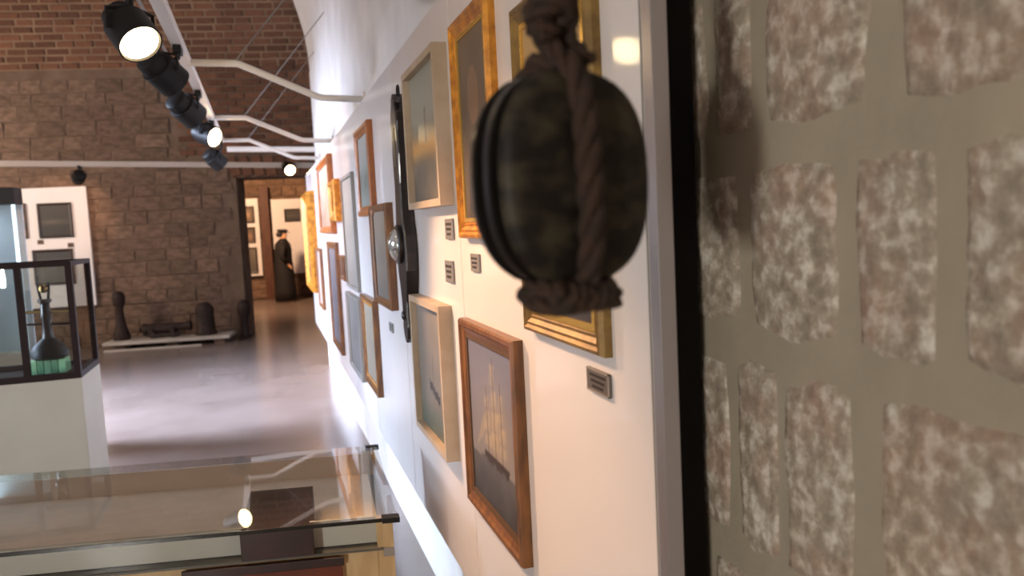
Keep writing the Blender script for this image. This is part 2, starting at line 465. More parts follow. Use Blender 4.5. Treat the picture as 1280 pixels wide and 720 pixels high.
# ------------------------------------------------------------------ pictures
def paint_grey(u, v, c0=(142,128,114), c1=(104,94,86)):
    n = noise.noise(Vector((u*4, v*5, 1)))*.25
    t = min(1, max(0, v+n)); return [c1[i]*(1-t)+c0[i]*t for i in range(3)]
def mixc(a, b, t):
    t = min(1, max(0, t)); return [a[i]*(1-t)+b[i]*t for i in range(3)]
def bump_(x, c, w): return math.exp(-((x-c)/w)**2)
def paint_ship(u, v):
    c = mixc((128,122,124), (112,112,130), (v-.3)/.7)
    c = mixc(c, (168,148,126), .75*bump_(u, .62, .3)*bump_(v, .5, .25))
    n = noise.noise(Vector((u*6, v*6, 4)))
    # square sails on three masts, dim against the haze
    for mu, top, wd in ((.40, .70, .075), (.57, .90, .09), (.73, .76, .07)):
        for q in range(4):
            hh = (top-.36)/4; v0 = .36+hh*q+.012; f = (v-v0)/(hh-.02)
            if 0 < f < 1:
                ww = wd*(1.15-.16*q)*(1-.22*f); lean = .03*(f-.5)+.02*math.sin(q*2+mu*9)
                e = abs(u-mu-lean)/ww
                if e < 1: c = mixc(c, (204,178,140), (.62-.3*e)*(.6+.5*f)*(.8+.6*noise.noise(Vector((u*18, v*18, q)))))
        if abs(u-mu) < .008 and .3 < v < top+.05: c = mixc(c, (88,72,58), .7)
    if .3 < v < .56 and .12 < u < .36 and abs((v-.32)-(u-.12)*.9) < .07*(u-.1)*4: c = mixc(c, (176,156,128), .5)   # jibs
    if .26 < v < .34 and .3+.3*(.34-v) < u < .86-.4*(.34-v): c = (58,44,40)
    if v < .28+.02*n: c = mixc((50,50,56), (86,84,86), v/.28+n*.4)
    return c
def paint_small_ship(u, v):
    c = paint_grey(u, v, (138,130,124), (104,100,92))
    if v < .2: c = mixc((74,84,74), (104,106,96), v/.2)
    if abs(v-.34-.25*(.55-u)) < .035 and .38 < u < .72: c = (34,32,36)
    if abs(u-.52) < .015 and .3 < v < .62: c = (84,76,72)
    return c
def paint_orange_band(u, v):
    c = mixc((100,94,88), (150,150,138), (v-.35)/.3)
    c = mixc(c, (226,170,98), .9*bump_(v, .42, .1))  # warm orange band across the middle of the canvas
    if v < .3: c = mixc((86,82,78), (128,118,104), v/.3+.5*noise.noise(Vector((u*5, v*6, 2))))
    if abs(u-.5) < .02 and .45 < v < .7: c = (120,104,92)
    return c
def paint_portrait(u, v):
    c = mixc((74,58,44), (108,88,70), v+.3*noise.noise(Vector((u*3, v*3, 9))))
    if (u-.5)**2/.04+(v-.66)**2/.025 < 1: c = mixc(c, (150,112,82), .6)
    if v < .42 and abs(u-.5) < .36*(1-v*.8): c = mixc(c, (44,36,34), .8)
    return c
def paint_tan_sea(u, v):
    c = mixc((90,82,80), (188,150,98), (v-.2)/.35)
    if v < .27: c = mixc((58,54,60), (82,76,76), v/.27)
    return c
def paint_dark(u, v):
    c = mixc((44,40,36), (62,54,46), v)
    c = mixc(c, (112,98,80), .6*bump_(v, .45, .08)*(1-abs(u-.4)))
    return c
def paint_orange(u, v):
    return mixc((150,118,96), (184,164,150), v+.4*noise.noise(Vector((u*4, v*4, 6))))
def paint_coast(u, v):
    c = mixc((126,134,128), (150,150,150), v)
    c = mixc(c, (70,78,66), .8*bump_(v, .35, .14)*(.6+.8*noise.noise(Vector((u*5, v*5, 3)))))
    return c
PAINTM = None
def paint_mat():
    global PAINTM
    if PAINTM: return PAINTM
    m = bpy.data.materials.new('painted_canvas'); m.use_nodes = True; nt = m.node_tree; p = nt.nodes['Principled BSDF']
    a = nt.nodes.new('ShaderNodeAttribute'); a.attribute_name = 'paint'; nt.links.new(a.outputs['Color'], p.inputs['Base Color'])
    p.inputs['Roughness'].default_value = .5; p.inputs['Coat Weight'].default_value = .2; p.inputs['Coat Roughness'].default_value = .15
    PAINTM = m; return m
def canvas(name, O, U, V, w, h, fn, parent, nx=54, nz=46):
    O, U, V = map(Vector, (O, U, V)); off = parent_world(parent); me = bpy.data.meshes.new(name)
    vs = [O+U*(w*i/nx)+V*(h*j/nz)-off for j in range(nz+1) for i in range(nx+1)]
    fs = [(j*(nx+1)+i, j*(nx+1)+i+1, (j+1)*(nx+1)+i+1, (j+1)*(nx+1)+i) for j in range(nz) for i in range(nx)]
    me.from_pydata([tuple(v) for v in vs], [], fs); me.materials.append(paint_mat())
    at = me.color_attributes.new('paint', 'FLOAT_COLOR', 'POINT')
    for j in range(nz+1):
        for i in range(nx+1):
            at.data[j*(nx+1)+i].color = (*lin([max(0, min(255, q)) for q in fn(i/nx, j/nz)]), 1)
    o = bpy.data.objects.new(name, me); COL.objects.link(o); o.parent = parent; return o
def picture(label, O, U, N, w, h, d, fw, fm, fn, group=None, slip=None, prof='step', name='framed_painting', mount=None):
    """O bottom-left of the back on the wall, U to the right, N out of the wall"""
    O, U, N = map(Vector, (O, U, N)); V = UZ
    t = thing(name, label, 'painting', O+U*(w/2), group)
    P = lambda a, b, c: O+U*a+V*b+N*c
    profs = {'step': [(0, 0), (0, d*.8), (.12*fw, d), (.45*fw, d), (.6*fw, d*.82), (fw, d*.66), (fw, 0)],
             'flat': [(0, 0), (0, d), (fw, d), (fw, d*.7), (fw, 0)],
             'ogee': [(0, 0), (0, d*.6), (.1*fw, d*.95), (.25*fw, d), (.4*fw, d*.78), (.55*fw, d*.84), (.75*fw, d*.6), (.9*fw, d*.66), (fw, d*.5), (fw, 0)]}
    pr = profs[prof]
    corners = [((0, 0), (1, 1)), ((w, 0), (-1, 1)), ((w, h), (-1, -1)), ((0, h), (1, -1))]
    for s in range(4):
        b = MB(); k = len(pr)
        for (cx_, cy_), (sx, sy) in (corners[s], corners[(s+1) % 4]):
            b.v += [tuple(P(cx_+sx*q, cy_+sy*q, c)) for q, c in pr]
        b.f = [(i, (i+1) % k, k+(i+1) % k, k+i) for i in range(k)] + [tuple(range(k)), tuple(range(k, 2*k))]
        b.build('frame_side', fm, t)
    q = fw
    if slip:
        sl = min(w, h)*.03; b = MB()
        for a0, a1, z0, z1 in ((q, w-q, q, q+sl), (q, w-q, h-q-sl, h-q), (q, q+sl, q+sl, h-q-sl), (w-q-sl, w-q, q+sl, h-q-sl)):
            b.obox(O, U, V, N, a0, a1, z0, z1, d*.2, d*.62)
        b.build('slip', slip, t); q += sl
    if mount:
        mw = min(w, h)*.1; b = MB()
        for a0, a1, z0, z1 in ((q, w-q, q, q+mw), (q, w-q, h-q-mw, h-q), (q, q+mw, q+mw, h-q-mw), (w-q-mw, w-q, q+mw, h-q-mw)):
            b.obox(O, U, V, N, a0, a1, z0, z1, d*.3, d*.5)
        b.build('mount', mount, t); q += mw
    canvas('canvas', P(q-.001, q-.001, d*.48), U, V, w-2*q+.002, h-2*q+.002, fn, t)
    MB().obox(O, U, V, N, fw*.5, w-fw*.5, fw*.5, h-fw*.5, .001, d*.3).build('backing', DARKWOOD, t)
    return t
def wallpic(label, y0, y1, z0, z1, xf, fw, fm, fn, **k):
    return picture(label, (.5, y1, z0), (0, -1, 0), (-1, 0, 0), y1-y0, z1-z0, .5-xf, fw, fm, fn, **k)

wallpic('oil painting of a sailing ship in a brown wood frame with a gilt top edge', 1.575, 2.05, .81, 1.30, .473, .032, BROWNWOOD, paint_ship, slip=mat('dull_slip', (92,64,40), .5))
wallpic('grey seascape with a small dark boat in a deep cream box frame', 2.23, 2.715, .86, 1.315, .46, .02, CREAMWOOD, paint_small_ship, prof='flat')
wallpic('grey-green picture with an orange band in a deep pale frame, upper row', 2.12, 2.61, 1.60, 2.03, .46, .02, CREAMWOOD, paint_orange_band, prof='flat')
wallpic('dark brown portrait in a shiny gold frame just left of the hanging block', 1.66, 2.0, 1.51, 2.04, .475, .04, GOLD, paint_portrait, prof='ogee', slip=BRIGHTGOLD)
wallpic('large gilt-framed seascape with tan sky, partly hidden behind the hanging wooden block', 1.12, 1.50, 1.332, 1.95, .478, .036, OLIVEGOLD, paint_tan_sea, prof='ogee', slip=BRIGHTGOLD)
wallpic('upright picture in a bright orange wood frame left of the barometer top', 3.64, 4.15, 1.605, 2.03, .47, .045, ORANGEWOOD, paint_coast, prof='step')
wallpic('grey picture in a dark brown frame directly left of the barometer dial', 3.2, 3.7, 1.21, 1.645, .465, .03, BROWNWOOD, paint_grey)
wallpic('beige-grey picture in a brown and gilt frame hanging low, left of the barometer foot', 3.82, 4.34, .73, 1.2, .47, .028, BROWNWOOD, lambda u, v: paint_grey(u, v, (150,138,122), (128,116,102)), slip=GOLD)
wallpic('low grey picture in a thin grey frame beside the beige-grey one', 4.48, 5.15, .685, 1.155, .47, .02, GREYFRAME, lambda u, v: paint_grey(u, v, (120,116,112), (100,98,96)))
wallpic('tall grey-framed poster with pale streaks, behind the orange wood frame', 4.49, 5.12, 1.19, 1.86, .48, .02, GREYFRAME, lambda u, v: paint_grey(u, v, (168,164,158), (140,134,126)), prof='flat')
wallpic('small thick gold frame hung high in the far part of the row', 5.32, 5.74, 1.60, 1.875, .45, .07, GOLD, paint_portrait, prof='step')
wallpic('wide orange-brown framed picture high up near the far end of the row', 5.78, 7.03, 1.52, 2.08, .46, .05, ORANGEWOOD, paint_orange)
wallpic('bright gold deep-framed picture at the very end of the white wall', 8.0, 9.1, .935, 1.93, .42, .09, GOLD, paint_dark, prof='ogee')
wallpic('small pale picture in a thin brown frame low near the far end', 7.4, 7.97, .82, 1.38, .47, .03, BROWNWOOD, lambda u, v: (176,150,140))
wallpic('long dark grey picture hanging low in a brown frame, bottom of the far group', 5.74, 6.5, .65, 1.455, .47, .05, BROWNWOOD, lambda u, v: paint_grey(u, v, (110,106,112), (92,88,96)))
wallpic('tiny square picture in a brown frame below the small thick gold one', 5.14, 5.4, 1.215, 1.377, .47, .03, BROWNWOOD, paint_portrait)

# caption plates
PLATE = mat('dark_grey_plate', (96,86,80), .4, coat=.2); PLATEG = mat('grey_plate', (128,122,120), .4); INK = mat('dark_ink', (40,32,30), .6); PALE = mat('plate_border', (150,138,126), .4)
def plate(label, y0, y1, z0, z1, m, big=False):
    t = thing('caption_plate', label, 'label', (.5, (y0+y1)/2, z0), 'caption plates under the pictures')
    MB().box(.494, .5, y0, y1, z0, z1).build('plate', m, t, bevel=.0015)
    w = y1-y0; h = z1-z0
    if big:
        MB().box(.4935, .495, y0, y1, z0, z0+.003).box(.4935, .495, y0, y1, z1-.003, z1).box(.4935, .495, y0, y0+.003, z0, z1).box(.4935, .495, y1-.003, y1, z0, z1).build('border', PALE, t)
    for r, (f0, f1) in enumerate(((.14, .86), (.2, .8), (.26, .74))):
        zc_ = z1-h*(.26+.24*r)
        MB().box(.4934, .4945, y0+w*f0, y0+w*f1, zc_-h*.06, zc_+h*.06).build('text_line', INK, t)
plate('dark caption plate under the lower corner of the gilt-framed seascape', 1.127, 1.215, 1.266, 1.304, PLATE, True)
plate('grey caption plate under the orange-banded picture, upper of the two stacked', 2.14, 2.235, 1.505, 1.563, PLATEG)
plate('grey caption plate above the cream box frame, lower of the two stacked', 2.165, 2.265, 1.383, 1.445, PLATEG)
plate('small grey caption plate under the gold-framed portrait', 1.88, 1.96, 1.427, 1.472, PLATEG)
plate('small grey caption plate by the foot of the barometer', 3.37, 3.47, 1.097, 1.137, PLATEG)

# ------------------------------------------------------------------ banjo barometer
t = thing('wall_barometer', 'tall dark wooden banjo barometer with a shiny round dial on the white wall', 'barometer', (.5, 2.79, 1.16))
BLACKWOOD = mat('ebonised_wood', (34,22,20), .38, var=(22,14,14), scale=10, coat=.3)
half = [(.0, 0), (.03, .02), (.045, .06), (.04, .10), (.044, .15), (.062, .20), (.085, .26), (.092, .32), (.086, .38), (.066, .44), (.056, .50), (.052, .56), (.056, .60), (.06, .66), (.056, .74), (.062, .77), (.056, .80), (.03, .835), (.03, .85), (0, .87)]
out = [(a, z) for a, z in half] + [(-a, z) for a, z in reversed(half[1:-1])]
MB().outline((.5, 2.79, 1.135), (0,-1,0), UZ, (-1,0,0), out, 0, .045).build('case', BLACKWOOD, t, bevel=.006)
bez = MB().lathe((.455, 2.79, 1.135+.35), (-1,0,0), [(.068, 0), (.07, .006), (.068, .014), (.06, .018), (.058, .01)], 28).build('bezel', BLACKWOOD, t, smooth=True, auto=40)
MB().lathe((.455, 2.79, 1.135+.35), (-1,0,0), [(.056, .0), (.056, .003)], 28).build('dial', mat('silvered_dial', (200,196,186), .25, .5), bez)
MB().lathe((.455, 2.79, 1.135+.35), (-1,0,0), [(.06, .012), (.055, .022), (.04, .034), (.022, .042), (.006, .045)], 28).build('dial_glass', mat('domed_glass', (220,220,216), .04, .85), bez, smooth=True)
MB().obox((.46, 2.79, 1.135+.62), (0,-1,0), UZ, (-1,0,0), -.022, .022, 0, .13, 0, .006).build('thermometer_plate', mat('ivory_plate', (60,52,46), .35), t)
MB().lathe((.455, 2.79, 1.135+.10), (-1,0,0), [(.016, 0), (.018, .004), (.012, .01), (.004, .012)], 16).build('level_dial', BLACKWOOD, t, smooth=True)
MB().tube([(.478, 2.79+.018*math.cos(a), 1.135+.875+.022*math.sin(a)) for a in [2*PI*i/14 for i in range(15)]], .004, 6, False).build('hanging_ring', BLACKM, t, smooth=True)
for k, (zz) in enumerate((.83,)):
    for s in (-1, 1):
        MB().tube([(.47, 2.79+s*(.02+.03*math.cos(a)), 1.135+zz+.02*math.sin(a)) for a in [PI*1.5*i/10 for i in range(11)]], [.008-.0005*i for i in range(11)], 7).build('scroll', BLACKWOOD, t, smooth=True)

# ------------------------------------------------------------------ hanging ship's block
BC = Vector((.2305, .601, 1.580)); BWV = Vector((.950, .312, 0)); BN = Vector((.312, -.950, 0))
OLDBLOCK = None
def block_mat():
    m = bpy.data.materials.new('weathered_block_paint'); m.use_nodes = True; nt = m.node_tree; N = nt.nodes; L = nt.links; p = N['Principled BSDF']
    p.inputs['Roughness'].default_value = .6; p.inputs['Specular IOR Level'].default_value = .3
    tc = N.new('ShaderNodeTexCoord'); n = N.new('ShaderNodeTexNoise'); n.inputs['Scale'].default_value = 26; n.inputs['Detail'].default_value = 4
    mp = N.new('ShaderNodeMapping'); mp.inputs['Scale'].default_value = (1, 1, 1.6); L.new(tc.outputs['Object'], mp.inputs[0]); L.new(mp.outputs[0], n.inputs['Vector'])
    r = N.new('ShaderNodeValToRGB'); e = r.color_ramp.elements
    e[0].position = .44; e[0].color = (*lin((26,19,15)), 1); e[1].position = .62; e[1].color = (*lin((58,52,38)), 1)
    L.new(n.outputs[0], r.inputs[0]); L.new(r.outputs[0], p.inputs['Base Color'])
    b = N.new('ShaderNodeBump'); b.inputs['Strength'].default_value = .5; b.inputs['Distance'].default_value = .004; L.new(n.outputs[0], b.inputs['Height']); L.new(b.outputs[0], p.inputs['Normal'])
    return m
BLOCKPAINT = block_mat()
BLOCKWOOD = mat('dark_tarred_wood', (26,19,16), .42, var=(17,13,11), scale=14, coat=.2)
ROPE = mat('old_brown_rope', (60,38,25), .85, var=(40,26,17), scale=60, bump=.4, bscale=160)
IRON = mat('black_iron', (26,22,20), .5, .4, var=(38,28,24), scale=40)
t = thing('pulley_block', 'dark wooden ship pulley block with brown rope strop, hanging in front of the pictures', 'pulley block', (BC.x, BC.y, BC.z-.09))
def sell(a, hw, hh, e=2.5):
    c, s = math.cos(a), math.sin(a)
    return (math.copysign(abs(c)**(2/e), c)*hw, math.copysign(abs(s)**(2/e), s)*hh)
def shell(n0, n1, sc0, sc1, hw, hh, bulge=0):
    b = MB(); n = 40; prof = []
    steps = [(n0, sc0*.97), (n0+(n1-n0)*.12, sc0), (n0+(n1-n0)*.6, (sc0+sc1)/2), (n1-(n1-n0)*.1, sc1)]
    if bulge: steps += [(n1+bulge*.35, sc1*.93), (n1+bulge*.7, sc1*.75), (n1+bulge*.93, sc1*.45), (n1+bulge, sc1*.12)]
    else: steps += [(n1, sc1*.97)]
    for c, s in steps:
        b.v += [tuple(BC+BWV*(x*s)+UZ*(z*s)+BN*c) for x, z in [sell(2*PI*i/n, hw, hh) for i in range(n)]]
    for k in range(len(steps)-1):
        for i in range(n): b.f.append((k*n+i, k*n+(i+1) % n, (k+1)*n+(i+1) % n, (k+1)*n+i))
    b.f.append(tuple(reversed(range(n)))); b.f.append(tuple((len(steps)-1)*n+i for i in range(n)))
    return b
HW, HH = .0735, .0835
shell(.016, .025, 1.0, .97, HW, HH, .008).build('cheek', BLOCKPAINT, t, smooth=True, auto=50)
shell(-.016, -.025, 1.0, .97, HW, HH, -.008).build('cheek', BLOCKWOOD, t, smooth=True, auto=50)
shell(-.0045, .0045, 1.0, 1.0, HW, HH).build('centre_shell', BLOCKWOOD, t, smooth=True, auto=50)
for s in (-1, 1):
    MB().lathe(BC+BN*(s*.0102), BN, [(.03, -.0026), (.046, -.0026), (.043, 0), (.046, .0026), (.03, .0026)], 28).build('sheave', IRON, t, smooth=True, auto=40)
MB().lathe(BC, BN, [(.009, -.033), (.011, -.031), (.011, .031), (.009, .034)], 14).build('pin', IRON, t, smooth=True, auto=40)
for sz in (-1, 1):   # end spacers joining the shells (swallow ends)
    MB().obox(BC+UZ*(sz*.067), BWV, UZ, BN, -.03, .03, -.008, .008, -.012, .012).build('end_chock', BLOCKWOOD, t, bevel=.003)
def rope_path(pts, rad, parent, name='rope_strand', turns=55, strands=3):
    """three laid strands twisted round a path"""
    pts = [Vector(p) for p in pts]; L_ = [0]
    for a, c in zip(pts, pts[1:]): L_.append(L_[-1]+(c-a).length)
    # resample
    n = max(8, int(L_[-1]/.0035)); q = []
    j = 0
    for i in range(n+1):
        s = L_[-1]*i/n
        while j < len(pts)-2 and L_[j+1] < s: j += 1
        f = (s-L_[j])/max(1e-9, L_[j+1]-L_[j]); q.append(pts[j].lerp(pts[j+1], f))
    b = MB()
    for k in range(strands):
        prev = None; w = []
        for i, p in enumerate(q):
            tg = (q[min(i+1, n)]-q[max(i-1, 0)]).normalized()
            if prev is None: x = tg.cross(Vector((.3, .8, .5))).normalized()
            else: x = (prev-tg*prev.dot(tg)).normalized()
            prev = x; y = tg.cross(x); a = 2*PI*(k/strands)+i/n*L_[-1]*2*PI/(rad*7)
            w.append(p+(x*math.cos(a)+y*math.sin(a))*rad*.5)
        b.tube(w, rad*.56, 7)
    return b.build(name, ROPE, parent, smooth=True)
def loop(off_w, c, k=1.0, zt=.098, n=40):
    """strop round the cheeks in the plane across the pin axis"""
    P = []
    for i in range(n+1):
        a = -PI*.5+2*PI*i/n     # start at the back
        x, z = sell(a-PI/2, .042, .092, 3.2)
        P.append(BC+BN*(x*.98)+UZ*z+BWV*(off_w+c*(z/.092)))
    return P
OFF = -.007
rope_path(loop(OFF, -.002), .0105, t, 'strop')
# thick wrapped bight under the block
rope_path([BC+BWV*(-.036+.058*i/60)+UZ*(-.090+.0075*math.sin(i*.62))+BN*(.012+.026*math.cos(i*.62)) for i in range(61)], .0085, t, 'bottom_wrap')
# two legs rising into a knot, then the hanging pair
top = BC+UZ*.088
kz = .033
rope_path([top+BWV*(-.014)+BN*.022, top+BWV*(-.017)+UZ*.012+BN*.012, top+BWV*(-.016)+UZ*.028, top+BWV*(-.006)+UZ*.045], .0088, t, 'strop_leg')
rope_path([top+BWV*.004+BN*.03, top+BWV*.007+UZ*.012+BN*.012, top+BWV*.007+UZ*.03, top+BWV*.0+UZ*.05], .0088, t, 'strop_leg')
rope_path([top+UZ*(.033+.009*math.sin(a)+.0016*a)+BWV*(-.004+.0155*math.cos(a))+BN*(.014*math.sin(a)) for a in [2*PI*2.2*i/60 for i in range(61)]], .008, t, 'knot')
rope_path([top+BWV*(-.012)+UZ*.024+BN*.01, top+BWV*(-.022)+UZ*.021+BN*.014, top+BWV*(-.029)+UZ*.018+BN*.012], .0078, t, 'knot_tail')
zt = 2.27-top.z
for s in (-1, 1):
    rope_path([top+BWV*(s*.006)+UZ*.04, top+BWV*(s*.0125-.001)+UZ*.06, top+BWV*(s*.0125-.003)+UZ*.10, top+BWV*(s*.010)+UZ*.3, top+BWV*(s*.004)+UZ*zt], .0092, t, 'hanging_rope')
MB().outline(top+UZ*.07+BWV*(-.002), BWV, UZ, BN, [(-.013, -.02), (.013, -.02), (.015, .02), (.01, .16), (-.01, .16), (-.015, .02)], -.004, .004).build('iron_strap', IRON, t, bevel=.002)
# iron arm carrying the block from the wall above the panels
o = MB().tube([(XW, .60, 2.29), (.3, .60, 2.285), (.2, .60, 2.28)], .012, 10).box(XW-.01, XW, .55, .65, 2.22, 2.36).build('wall_bracket', IRON); recentre(o)
tag(o, 'black iron arm fixed to the stone wall above the hanging block', 'bracket')

# ------------------------------------------------------------------ lighting track and spotlights
RX, RZ = -.335, 2.5
t = thing('lighting_track', 'long white ceiling lighting track on bent arms beside the white wall', 'lighting track', (RX, 3.5, RZ))
MB().box(RX-.028, RX+.028, -2.5, 8.7, RZ-.022, RZ+.022).build('rail', WHITEPAINT, t, bevel=.004)
MB().tube([(RX-.075, -2.5+.8*i, RZ+.01+.012*math.sin(i*1.3)) for i in range(11)], .008, 7).build('cable', GREYFRAME, t, smooth=True)
for y in (.45, 2.6, 4.75, 6.95, 8.6):
    MB().tube([(RX, y, RZ-.01), (-.08, y, RZ-.012), (-.06, y, RZ-.015), (.355, y, 2.305), (.385, y, 2.3), (XW, y, 2.29)], .019, 10).build('bracket_arm', WHITEPAINT, t, smooth=True)
    MB().lathe((XW, y, 2.29), (-1,0,0), [(.045, 0), (.045, .012), (.022, .014)], 14).build('wall_plate', WHITEPAINT, t)
    MB().tube([(-.08, y, RZ), (.12, y+.05, 2.75), (.72, y+.15, 3.5)], .004, 5).build('stay_wire', GREYFRAME, t)
o = MB().tube([(RX+.03, 9.2, 2.46), (XW, 9.2, 2.44)], .03, 8).build('tie_bar', WHITEPAINT, smooth=True, auto=40); recentre(o)
tag(o, 'straight white tie bar running to the wall beyond the last bent arm', 'bar')
t = thing('lighting_track', 'white cross track spanning the room in front of the back stone wall', 'lighting track', (-1.2, 11.5, 2.5))
def xt(x): return 2.566+(x+3.057)*(2.444-2.566)/3.726
CROSSW = mat('dull_white_track', (190,172,156), .5)
MB().hexa([(-6.3,11.46,xt(-6.3)-.035),(3.4,11.46,xt(3.4)-.035),(3.4,11.54,xt(3.4)-.035),(-6.3,11.54,xt(-6.3)-.035),(-6.3,11.46,xt(-6.3)+.035),(3.4,11.46,xt(3.4)+.035),(3.4,11.54,xt(3.4)+.035),(-6.3,11.54,xt(-6.3)+.035)]).build('rail', CROSSW, t)
WARM = (1.0, .60, .34)
def spotlight(label, x, y, zr, head, aim, r=.075, ln=.17, lit=True, power=60, glow=18, cone=58, rx=None):
    head = Vector(head); d = (Vector(aim)-head).normalized()
    rx = RX if rx is None else rx
    t = thing('spotlight', label, 'spotlight', head, 'black spotlights hung from the white tracks')
    MB().box(rx-.02, rx+.02, y-.05, y+.05, zr-.06, zr-.02).build('track_adapter', BLACKM, t, bevel=.004)
    MB().tube([(rx, y, zr-.05), (rx, y, (zr+head.z)/2), tuple(head-d*ln*.1)], .012, 8).build('stem', BLACKM, t)
    sd = d.cross(UZ).normalized()
    b = MB()
    b.tube([head+sd*(r+.008)+d*.0, head+sd*(r+.008)+UZ*(r*.9), head+UZ*(r*1.15), head-sd*(r+.008)+UZ*(r*.9), head-sd*(r+.008)], .007, 6)
    b.build('yoke', BLACKM, t)
    mb_h = MB().lathe(head, d, [(r*.55, -ln*.62), (r*.8, -ln*.55), (r*.86, -ln*.3), (r*.86, -ln*.28), (r, -ln*.26), (r, ln*.4), (r*.93, ln*.4), (r*.9, ln*.33)], 22)
    hs_ = mb_h.build('housing', BLACKM, t, smooth=True, auto=35)
    lm = mat('lit_lens', (255,225,170), .3, emit=((1, .74, .40), glow)) if lit else mat('unlit_lens', (140,140,140), .1, .6)
    MB().lathe(head, d, [(r*.88, ln*.34), (r*.86, ln*.36), (r*.5, ln*.39), (r*.1, ln*.40)], 22).build('lens', lm, hs_, smooth=True)
    if lit and power:
        l = bpy.data.lights.new('lamp_light', 'SPOT'); l.energy = power; l.color = WARM; l.spot_size = math.radians(cone); l.spot_blend = .7; l.shadow_soft_size = .05
        o = bpy.data.objects.new('lamp_light', l); COL.objects.link(o); o.parent = t
        o.location = d*(ln*.5); o.rotation_euler = d.to_track_quat('-Z', 'Y').to_euler()
    return t
spotlight('lit spotlight glowing warm white, nearest on the track, facing the camera', 0, 2.75, RZ, (-.342, 2.75, 2.185), (.5, 1.75, .8), r=.068, ln=.15, power=140, cone=62)
spotlight('black spotlight seen from behind, just below the glowing nearest one', 0, 4.3, RZ, (-.405, 4.3, 2.35), (.5, 5.3, 1.5), r=.085, ln=.19, power=55)
spotlight('black spotlight seen from behind, second along below the glowing one', 0, 5.6, RZ, (-.41, 5.6, 2.36), (.5, 6.7, 1.5), r=.09, ln=.2, power=55)
spotlight('small spotlight with a bright lens turned to the right, near the track end', 0, 7.0, RZ, (-.37, 7.0, 2.36), (.5, 6.3, 1.95), r=.085, ln=.2, power=60)
spotlight('dark lower spotlight at the far end of the long track', 0, 8.4, RZ, (-.39, 8.4, 2.28), (.5, 9.0, 1.4), r=.085, ln=.19, power=55)
spotlight('black spotlight nearest the camera on the long track, above the glass table', 0, 1.7, RZ, (-.4, 1.7, 2.36), (.5, 1.6, 1.1), r=.08, ln=.18, power=46)
spotlight('black spotlight hanging from the cross track over the left white panel', 0, 11.5, xt(-2.18), (-2.19, 11.45, 2.37), (-2.7, 12.95, 1.9), r=.08, ln=.18, power=45, rx=-2.18)
spotlight('lit spotlight on the cross track beside the end of the white wall', 0, 11.5, xt(.42), (.40, 11.42, 2.40), (.75, 10.0, 1.75), r=.08, ln=.18, power=10, rx=.42)

# ------------------------------------------------------------------ glass-topped display table
TC = Vector((.286, 2.172, 0)); TU = Vector((-.984, .179, 0)); TV = Vector((.06, .998, 0))
t = thing('display_table', 'low glass-topped display table in front, showing a dark wooden box inside', 'display table', TC+TU*.75+TV*.37)
def tb(b, a0, a1, v0, v1, z0, z1): return b.obox(TC, TU, TV, UZ, a0, a1, v0, v1, z0, z1)
GTOP = glass('table_glass', (248,249,247), 1.5); GFR = glass('front_glass', (247,248,247), .7)
LINING = mat('grey_green_lining', (204,200,192), .7, var=(196,192,182), scale=4)
LA, LV = 1.55, .74
tb(MB(), -.012, LA+.01, -.012, LV+.01, .742, .75).build('glass_top', GTOP, t)
tb(MB(), -.012, LA+.01, -.0165, -.012, .7405, .7505).build('glass_edge', mat('dark_glass_edge', (40,38,34), .2), t)
tb(MB(), -.018, .03, -.022, .012, .738, .752).build('corner_clip', BLACKM, t); tb(MB(), -.018, .03, LV-.012, LV+.014, .738, .752).build('corner_clip', BLACKM, t)
tb(MB(), .03, LA-.02, .004, .008, .662, .742).build('front_glass', GFR, t)
tb(MB(), .012, .018, .03, LV-.03, .662, .742).build('side_glass', GFR, t)
tb(MB(), .03, LA-.02, .04, .05, .664, .738).build('front_lining', LINING, t)
tb(MB(), .03, LA-.02, LV-.05, LV-.04, .664, .738).build('rear_lining', mat('pale_rear_lining', (244,228,214), .7), t)
tb(MB(), .03, LA-.02, .05, LV-.03, .656, .664).build('case_floor', mat('case_cloth', (240,220,202), .85, var=(230,210,190), scale=10), t)
tb(MB(), .0, .03, .0, LV, .636, .66).build('bottom_rail', GREYFRAME, t)
tb(MB(), .03, LA, -.002, .05, .656, .662).build('case_rail', mat('grey_case_rail', (88,84,76), .4), t)
for (a, v) in ((0., .004), (0., LV-.054), (LA-.05, .004), (LA-.05, LV-.054)):
    tb(MB(), a, a+.045, v, v+.05, 0, .738).build('leg', BEIGEWOOD, t, bevel=.003)
tb(MB(), .045, LA-.05, .008, .03, .50, .652).build('front_board', BEIGEWOOD, t, bevel=.002)
tb(MB(), .0, LA-.05, LV-.03, LV-.01, .50, .652).build('rear_board', BEIGEWOOD, t, bevel=.002)
tb(MB(), .012, .03, .05, LV-.05, .50, .652).build('side_board', BEIGEWOOD, t, bevel=.002)
dr = tb(MB(), .145, .56, -.012, .2, .50, .648).build('drawer', REDWOOD, t, bevel=.003)
tb(MB(), .14, .57, -.016, -.004, .628, .652).build('drawer_rail', MAHOG, t, bevel=.002)
o = tb(tb(MB(), .218, .412, -.006, .37, .662, .737), .226, .404, .004, .36, .731, .739).build('wooden_box', MAHOG, None, bevel=.002); recentre(o)
tag(o, 'dark mahogany box standing inside the glass display table', 'box')

